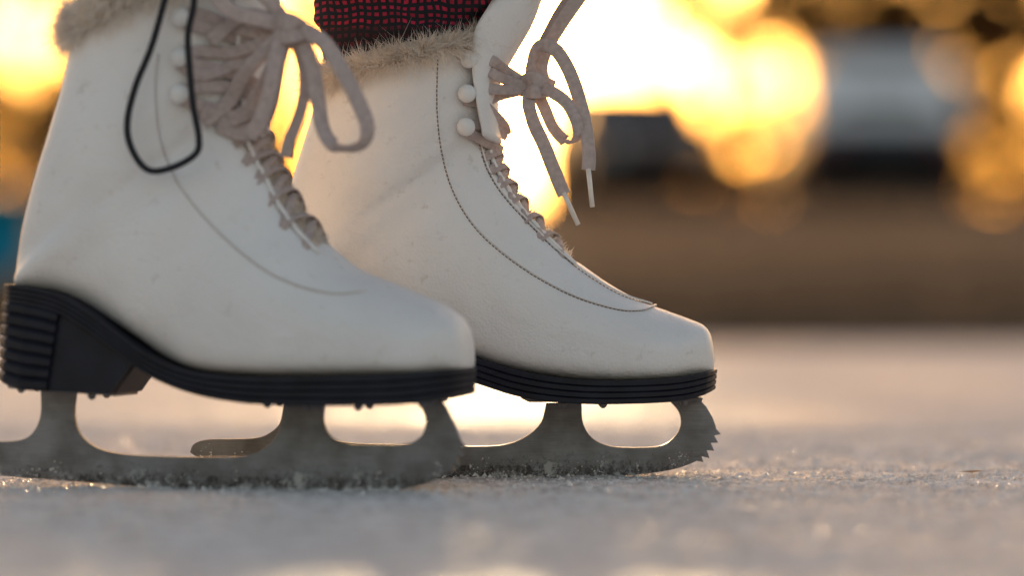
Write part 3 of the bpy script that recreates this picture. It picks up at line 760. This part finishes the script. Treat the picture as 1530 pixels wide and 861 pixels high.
# ------------------------------------------------------------------ vehicles
GLASS=simple('car_glass',(.02,.025,.03),.06,nscale=2,bump=0); TYRE=simple('tyre',(.02,.02,.02),.8,nscale=20); LAMP=simple('headlamp_lens',(.7,.7,.68),.1,nscale=20); RIM=simple('wheel_rim',(.5,.5,.5),.3,.9,nscale=20)
def vehicle(name,x,y,paint,rot=0,van=False,upper=None):
    e=empty(name,(x,y,gz(y)),rot)
    if van: prof=[(-2.45,.32,.70,.80),(-2.4,.24,.84,.92),(-2.0,.22,.90,.98),(-1.4,.22,.92,1.0),(0,.22,.92,1.0),(2.2,.22,.92,1.0),(2.42,.3,.9,.95),(2.45,.4,.8,.85)]
    else: prof=[(-2.25,.42,.62,.68),(-2.2,.28,.74,.80),(-1.9,.25,.82,.88),(-1.0,.25,.93,.91),(0,.25,.95,.92),(1.5,.25,.97,.91),(2.1,.28,.93,.86),(2.25,.45,.85,.74)]
    rows=cr(prof,np.linspace(0,len(prof)-1,50)); V=[];Fc=[];m=28
    for (yy,b,t,w) in rows:
        for j in range(m):
            a=2*math.pi*j/m; c,s=math.cos(a),math.sin(a)
            V.append((w*math.copysign(abs(c)**.45,c),yy,(b+t)/2+(t-b)/2*math.copysign(abs(s)**.5,s)))
    for i in range(len(rows)-1):
        for j in range(m): Fc.append((i*m+j,i*m+(j+1)%m,(i+1)*m+(j+1)%m,(i+1)*m+j))
    Fc.append(tuple(range(m))); Fc.append(tuple((len(rows)-1)*m+j for j in range(m)))
    mesh_obj('body',V,Fc,paint,e)
    zt=1.46 if not van else 1.66; zb=.88 if not van else .90
    base=[(-1.15,1.75)] if not van else [(-2.3,2.3)]
    y0,y1=base[0]; ty0,ty1=(y0+.75,y1-.55) if not van else (y0+.35,y1-.5)
    wb,wt=(.84,.66) if not van else (.94,.78)
    def cab(y0,y1,z0,w0,ty0,ty1,z1,w1): return [(-w0,y0,z0),(w0,y0,z0),(w0,y1,z0),(-w0,y1,z0),(-w1,ty0,z1),(w1,ty0,z1),(w1,ty1,z1),(-w1,ty1,z1)],[(0,1,5,4),(1,2,6,5),(2,3,7,6),(3,0,4,7),(4,5,6,7),(3,2,1,0)]
    if van:
        # seen from behind: pale upper body with one narrow rear window, dark lower body
        o=mesh_obj('upper_body',*cab(y0,y1,zb-.1,wb,ty0,ty1,zt,wt),upper,e,smooth=False); bv=o.modifiers.new('b','BEVEL'); bv.width=.16; bv.segments=5
        acc=Acc(); acc.add(*box((0,y0+.14,1.16),(1.0,.05,.14)))
        for sx in(-1,1):
            for yc in(-.9,.5): acc.add(*box((sx*(wb-.06),yc,1.26),(.06,1.1,.30)))
        mesh_obj('side_and_rear_windows',acc.V,acc.F,GLASS,e,smooth=False)
    else:
        o=mesh_obj('windows',*cab(y0,y1,zb,wb,ty0,ty1,zt,wt),GLASS,e,smooth=False); bv=o.modifiers.new('b','BEVEL'); bv.width=.06; bv.segments=3
        acc=Acc(); acc.add(*box((0,(ty0+ty1)/2,zt+.015),(2*wt+.06,ty1-ty0+.08,.07)))
        for sx in(-1,1):
            for (ya,yb) in((y0,ty0),((y0+y1)/2,(ty0+ty1)/2),(y1,ty1)):
                acc.add(*sweep([Vector((sx*wb,ya,zb)),Vector((sx*wt,yb,zt))],.045,.045,seg=8))
        o=mesh_obj('roof_and_pillars',acc.V,acc.F,paint,e,smooth=False); bv=o.modifiers.new('b','BEVEL'); bv.width=.02; bv.segments=2
    wh=Acc();rm=Acc()
    for sx in(-1,1):
        for yy in(-1.42,1.4):
            p=Vector((sx*.80,yy,.33)); ax=Vector((sx*.11,0,0)); wh.add(*sweep([p-ax,p-ax*.8,p+ax*.8,p+ax],.33,.33,hint=(0,0,1),seg=28,taper=lambda f:.93 if f in(0,1) else 1)); rm.add(*sweep([p+ax*.9,p+ax*1.1],.2,.2,hint=(0,0,1),seg=16))
    mesh_obj('wheels',wh.V,wh.F,TYRE,e); mesh_obj('rims',rm.V,rm.F,RIM,e)
    acc=Acc()
    for sx in(-1,1): acc.add(*sphere((sx*.6,prof[1][0]-.02,prof[1][2]-.12),.11,.35))
    mesh_obj('lamps',acc.V,acc.F,LAMP if not van else simple('tail_lamp_lens',(.3,.02,.02),.2),e)
    acc=Acc(); acc.add(*box((0,prof[0][0]-.0,.52),(.9,.06,.14))); acc.add(*box((0,prof[0][0]-.01,.36),(1.3,.06,.08))); mesh_obj('bumper_trim',acc.V,acc.F,TYRE,e,smooth=False)
    acc=Acc()
    for sx in(-1,1): acc.add(*box((sx*(wb+.16),(y0+.35) if not van else 1.5,zb+.1),(.18,.1,.12)))
    mesh_obj('mirrors',acc.V,acc.F,paint,e,smooth=False)
NAVY=simple('navy_paint',(.012,.016,.03),.4,nscale=3,bump=0); WHITE=simple('white_paint',(.84,.84,.84),.4,nscale=3,bump=0,var=.03); GREY=simple('dark_grey_paint',(.03,.03,.03),.4,nscale=3,bump=0)
x,y=at(1293,43); vehicle('parked_van',x,y,NAVY,0,True,WHITE)
x,y=at(938,46); vehicle('parked_car',x,y,GREY,math.radians(8))
# blue bucket on the bank at far left
x,y=at(-2,11.5); V=[];Fc=[];m=32
prof=[(0,.0),(.085,.0),(.095,.02),(.125,.25),(.132,.25),(.132,.265),(.118,.265),(.09,.03),(0,.03)]
for r,z in prof:
    for j in range(m): V.append((r*math.cos(6.2832*j/m),r*math.sin(6.2832*j/m),z))
for i in range(len(prof)-1):
    for j in range(m): Fc.append((i*m+j,i*m+(j+1)%m,(i+1)*m+(j+1)%m,(i+1)*m+j))
e=empty('bucket',(x,y,gz(y))); mesh_obj('pail',V,Fc,simple('blue_plastic',(.01,.40,.70),.4,nscale=20),e)
hd=[Vector((.13*math.cos(a),0,.26+.12*math.sin(a))) for a in np.linspace(0,math.pi,16)]
mesh_obj('handle',*sweep(hd,.004,.004,seg=8),STEM,e)

# ------------------------------------------------------------------ light
az=math.radians(.15); el=math.radians(2.4)
sd=Vector((math.sin(az)*math.cos(el),math.cos(az)*math.cos(el),math.sin(el)))
w=bpy.data.worlds.new('World'); scene.world=w; w.use_nodes=True; nt=w.node_tree
bg=nt.nodes['Background']
sky=N(nt,'ShaderNodeTexSky'); sky.sky_type='NISHITA'; sky.sun_disc=False; sky.sun_elevation=math.radians(4); sky.sun_rotation=az; sky.dust_density=3; sky.air_density=1; sky.ozone_density=1
tc=N(nt,'ShaderNodeTexCoord')
dot=N(nt,'ShaderNodeVectorMath',operation='DOT_PRODUCT'); nm=N(nt,'ShaderNodeVectorMath',operation='NORMALIZE')
L(nt,tc.outputs['Generated'],nm.inputs[0]); L(nt,nm.outputs[0],dot.inputs[0]); dot.inputs[1].default_value=sd
ac=N(nt,'ShaderNodeMath',operation='ARCCOSINE'); L(nt,dot.outputs['Value'],ac.inputs[0])
def glow(sig,amp,colr):
    a=N(nt,'ShaderNodeMath',operation='MULTIPLY'); a.inputs[1].default_value=-1/sig; L(nt,ac.outputs[0],a.inputs[0])
    b=N(nt,'ShaderNodeMath',operation='EXPONENT'); L(nt,a.outputs[0],b.inputs[0])
    c=N(nt,'ShaderNodeVectorMath',operation='SCALE'); c.inputs[0].default_value=[x*amp for x in colr]; L(nt,b.outputs[0],c.inputs['Scale']); return c.outputs[0]
g1=glow(.020,4.5,(1,.74,.42)); g2=glow(.17,2.4,(1,.56,.20))
sc=N(nt,'ShaderNodeVectorMath',operation='MULTIPLY'); L(nt,sky.outputs[0],sc.inputs[0])
SK=.47
sc.inputs[1].default_value=(SK*1.12,SK*.965,SK*.94)
a1=N(nt,'ShaderNodeVectorMath',operation='ADD'); L(nt,sc.outputs[0],a1.inputs[0]); L(nt,g1,a1.inputs[1])
a2=N(nt,'ShaderNodeVectorMath',operation='ADD'); L(nt,a1.outputs[0],a2.inputs[0]); L(nt,g2,a2.inputs[1])
L(nt,a2.outputs[0],bg.inputs['Color']); bg.inputs['Strength'].default_value=1
sun=bpy.data.lights.new('sun','SUN'); sun.energy=3.5; sun.angle=math.radians(.5); sun.color=(1,.72,.42)
so=bpy.data.objects.new('sun',sun); col.objects.link(so); so.rotation_euler=(-sd).to_track_quat('-Z','Y').to_euler(); so.location=(0,20,10)

# ------------------------------------------------------------------ camera
cam=bpy.data.cameras.new('camera'); cam.sensor_width=36; cam.lens=F/1530*36; cam.clip_end=2000; cam.clip_start=.05
cam.dof.use_dof=True; cam.dof.focus_distance=D-.03; cam.dof.aperture_fstop=2.9; cam.dof.aperture_blades=0
co=bpy.data.objects.new('camera',cam); col.objects.link(co); co.location=(0,-D,H); co.rotation_euler=(math.pi/2,0,0)
scene.camera=co
scene.view_settings.view_transform='Standard'; scene.view_settings.look='None'; scene.view_settings.exposure=0
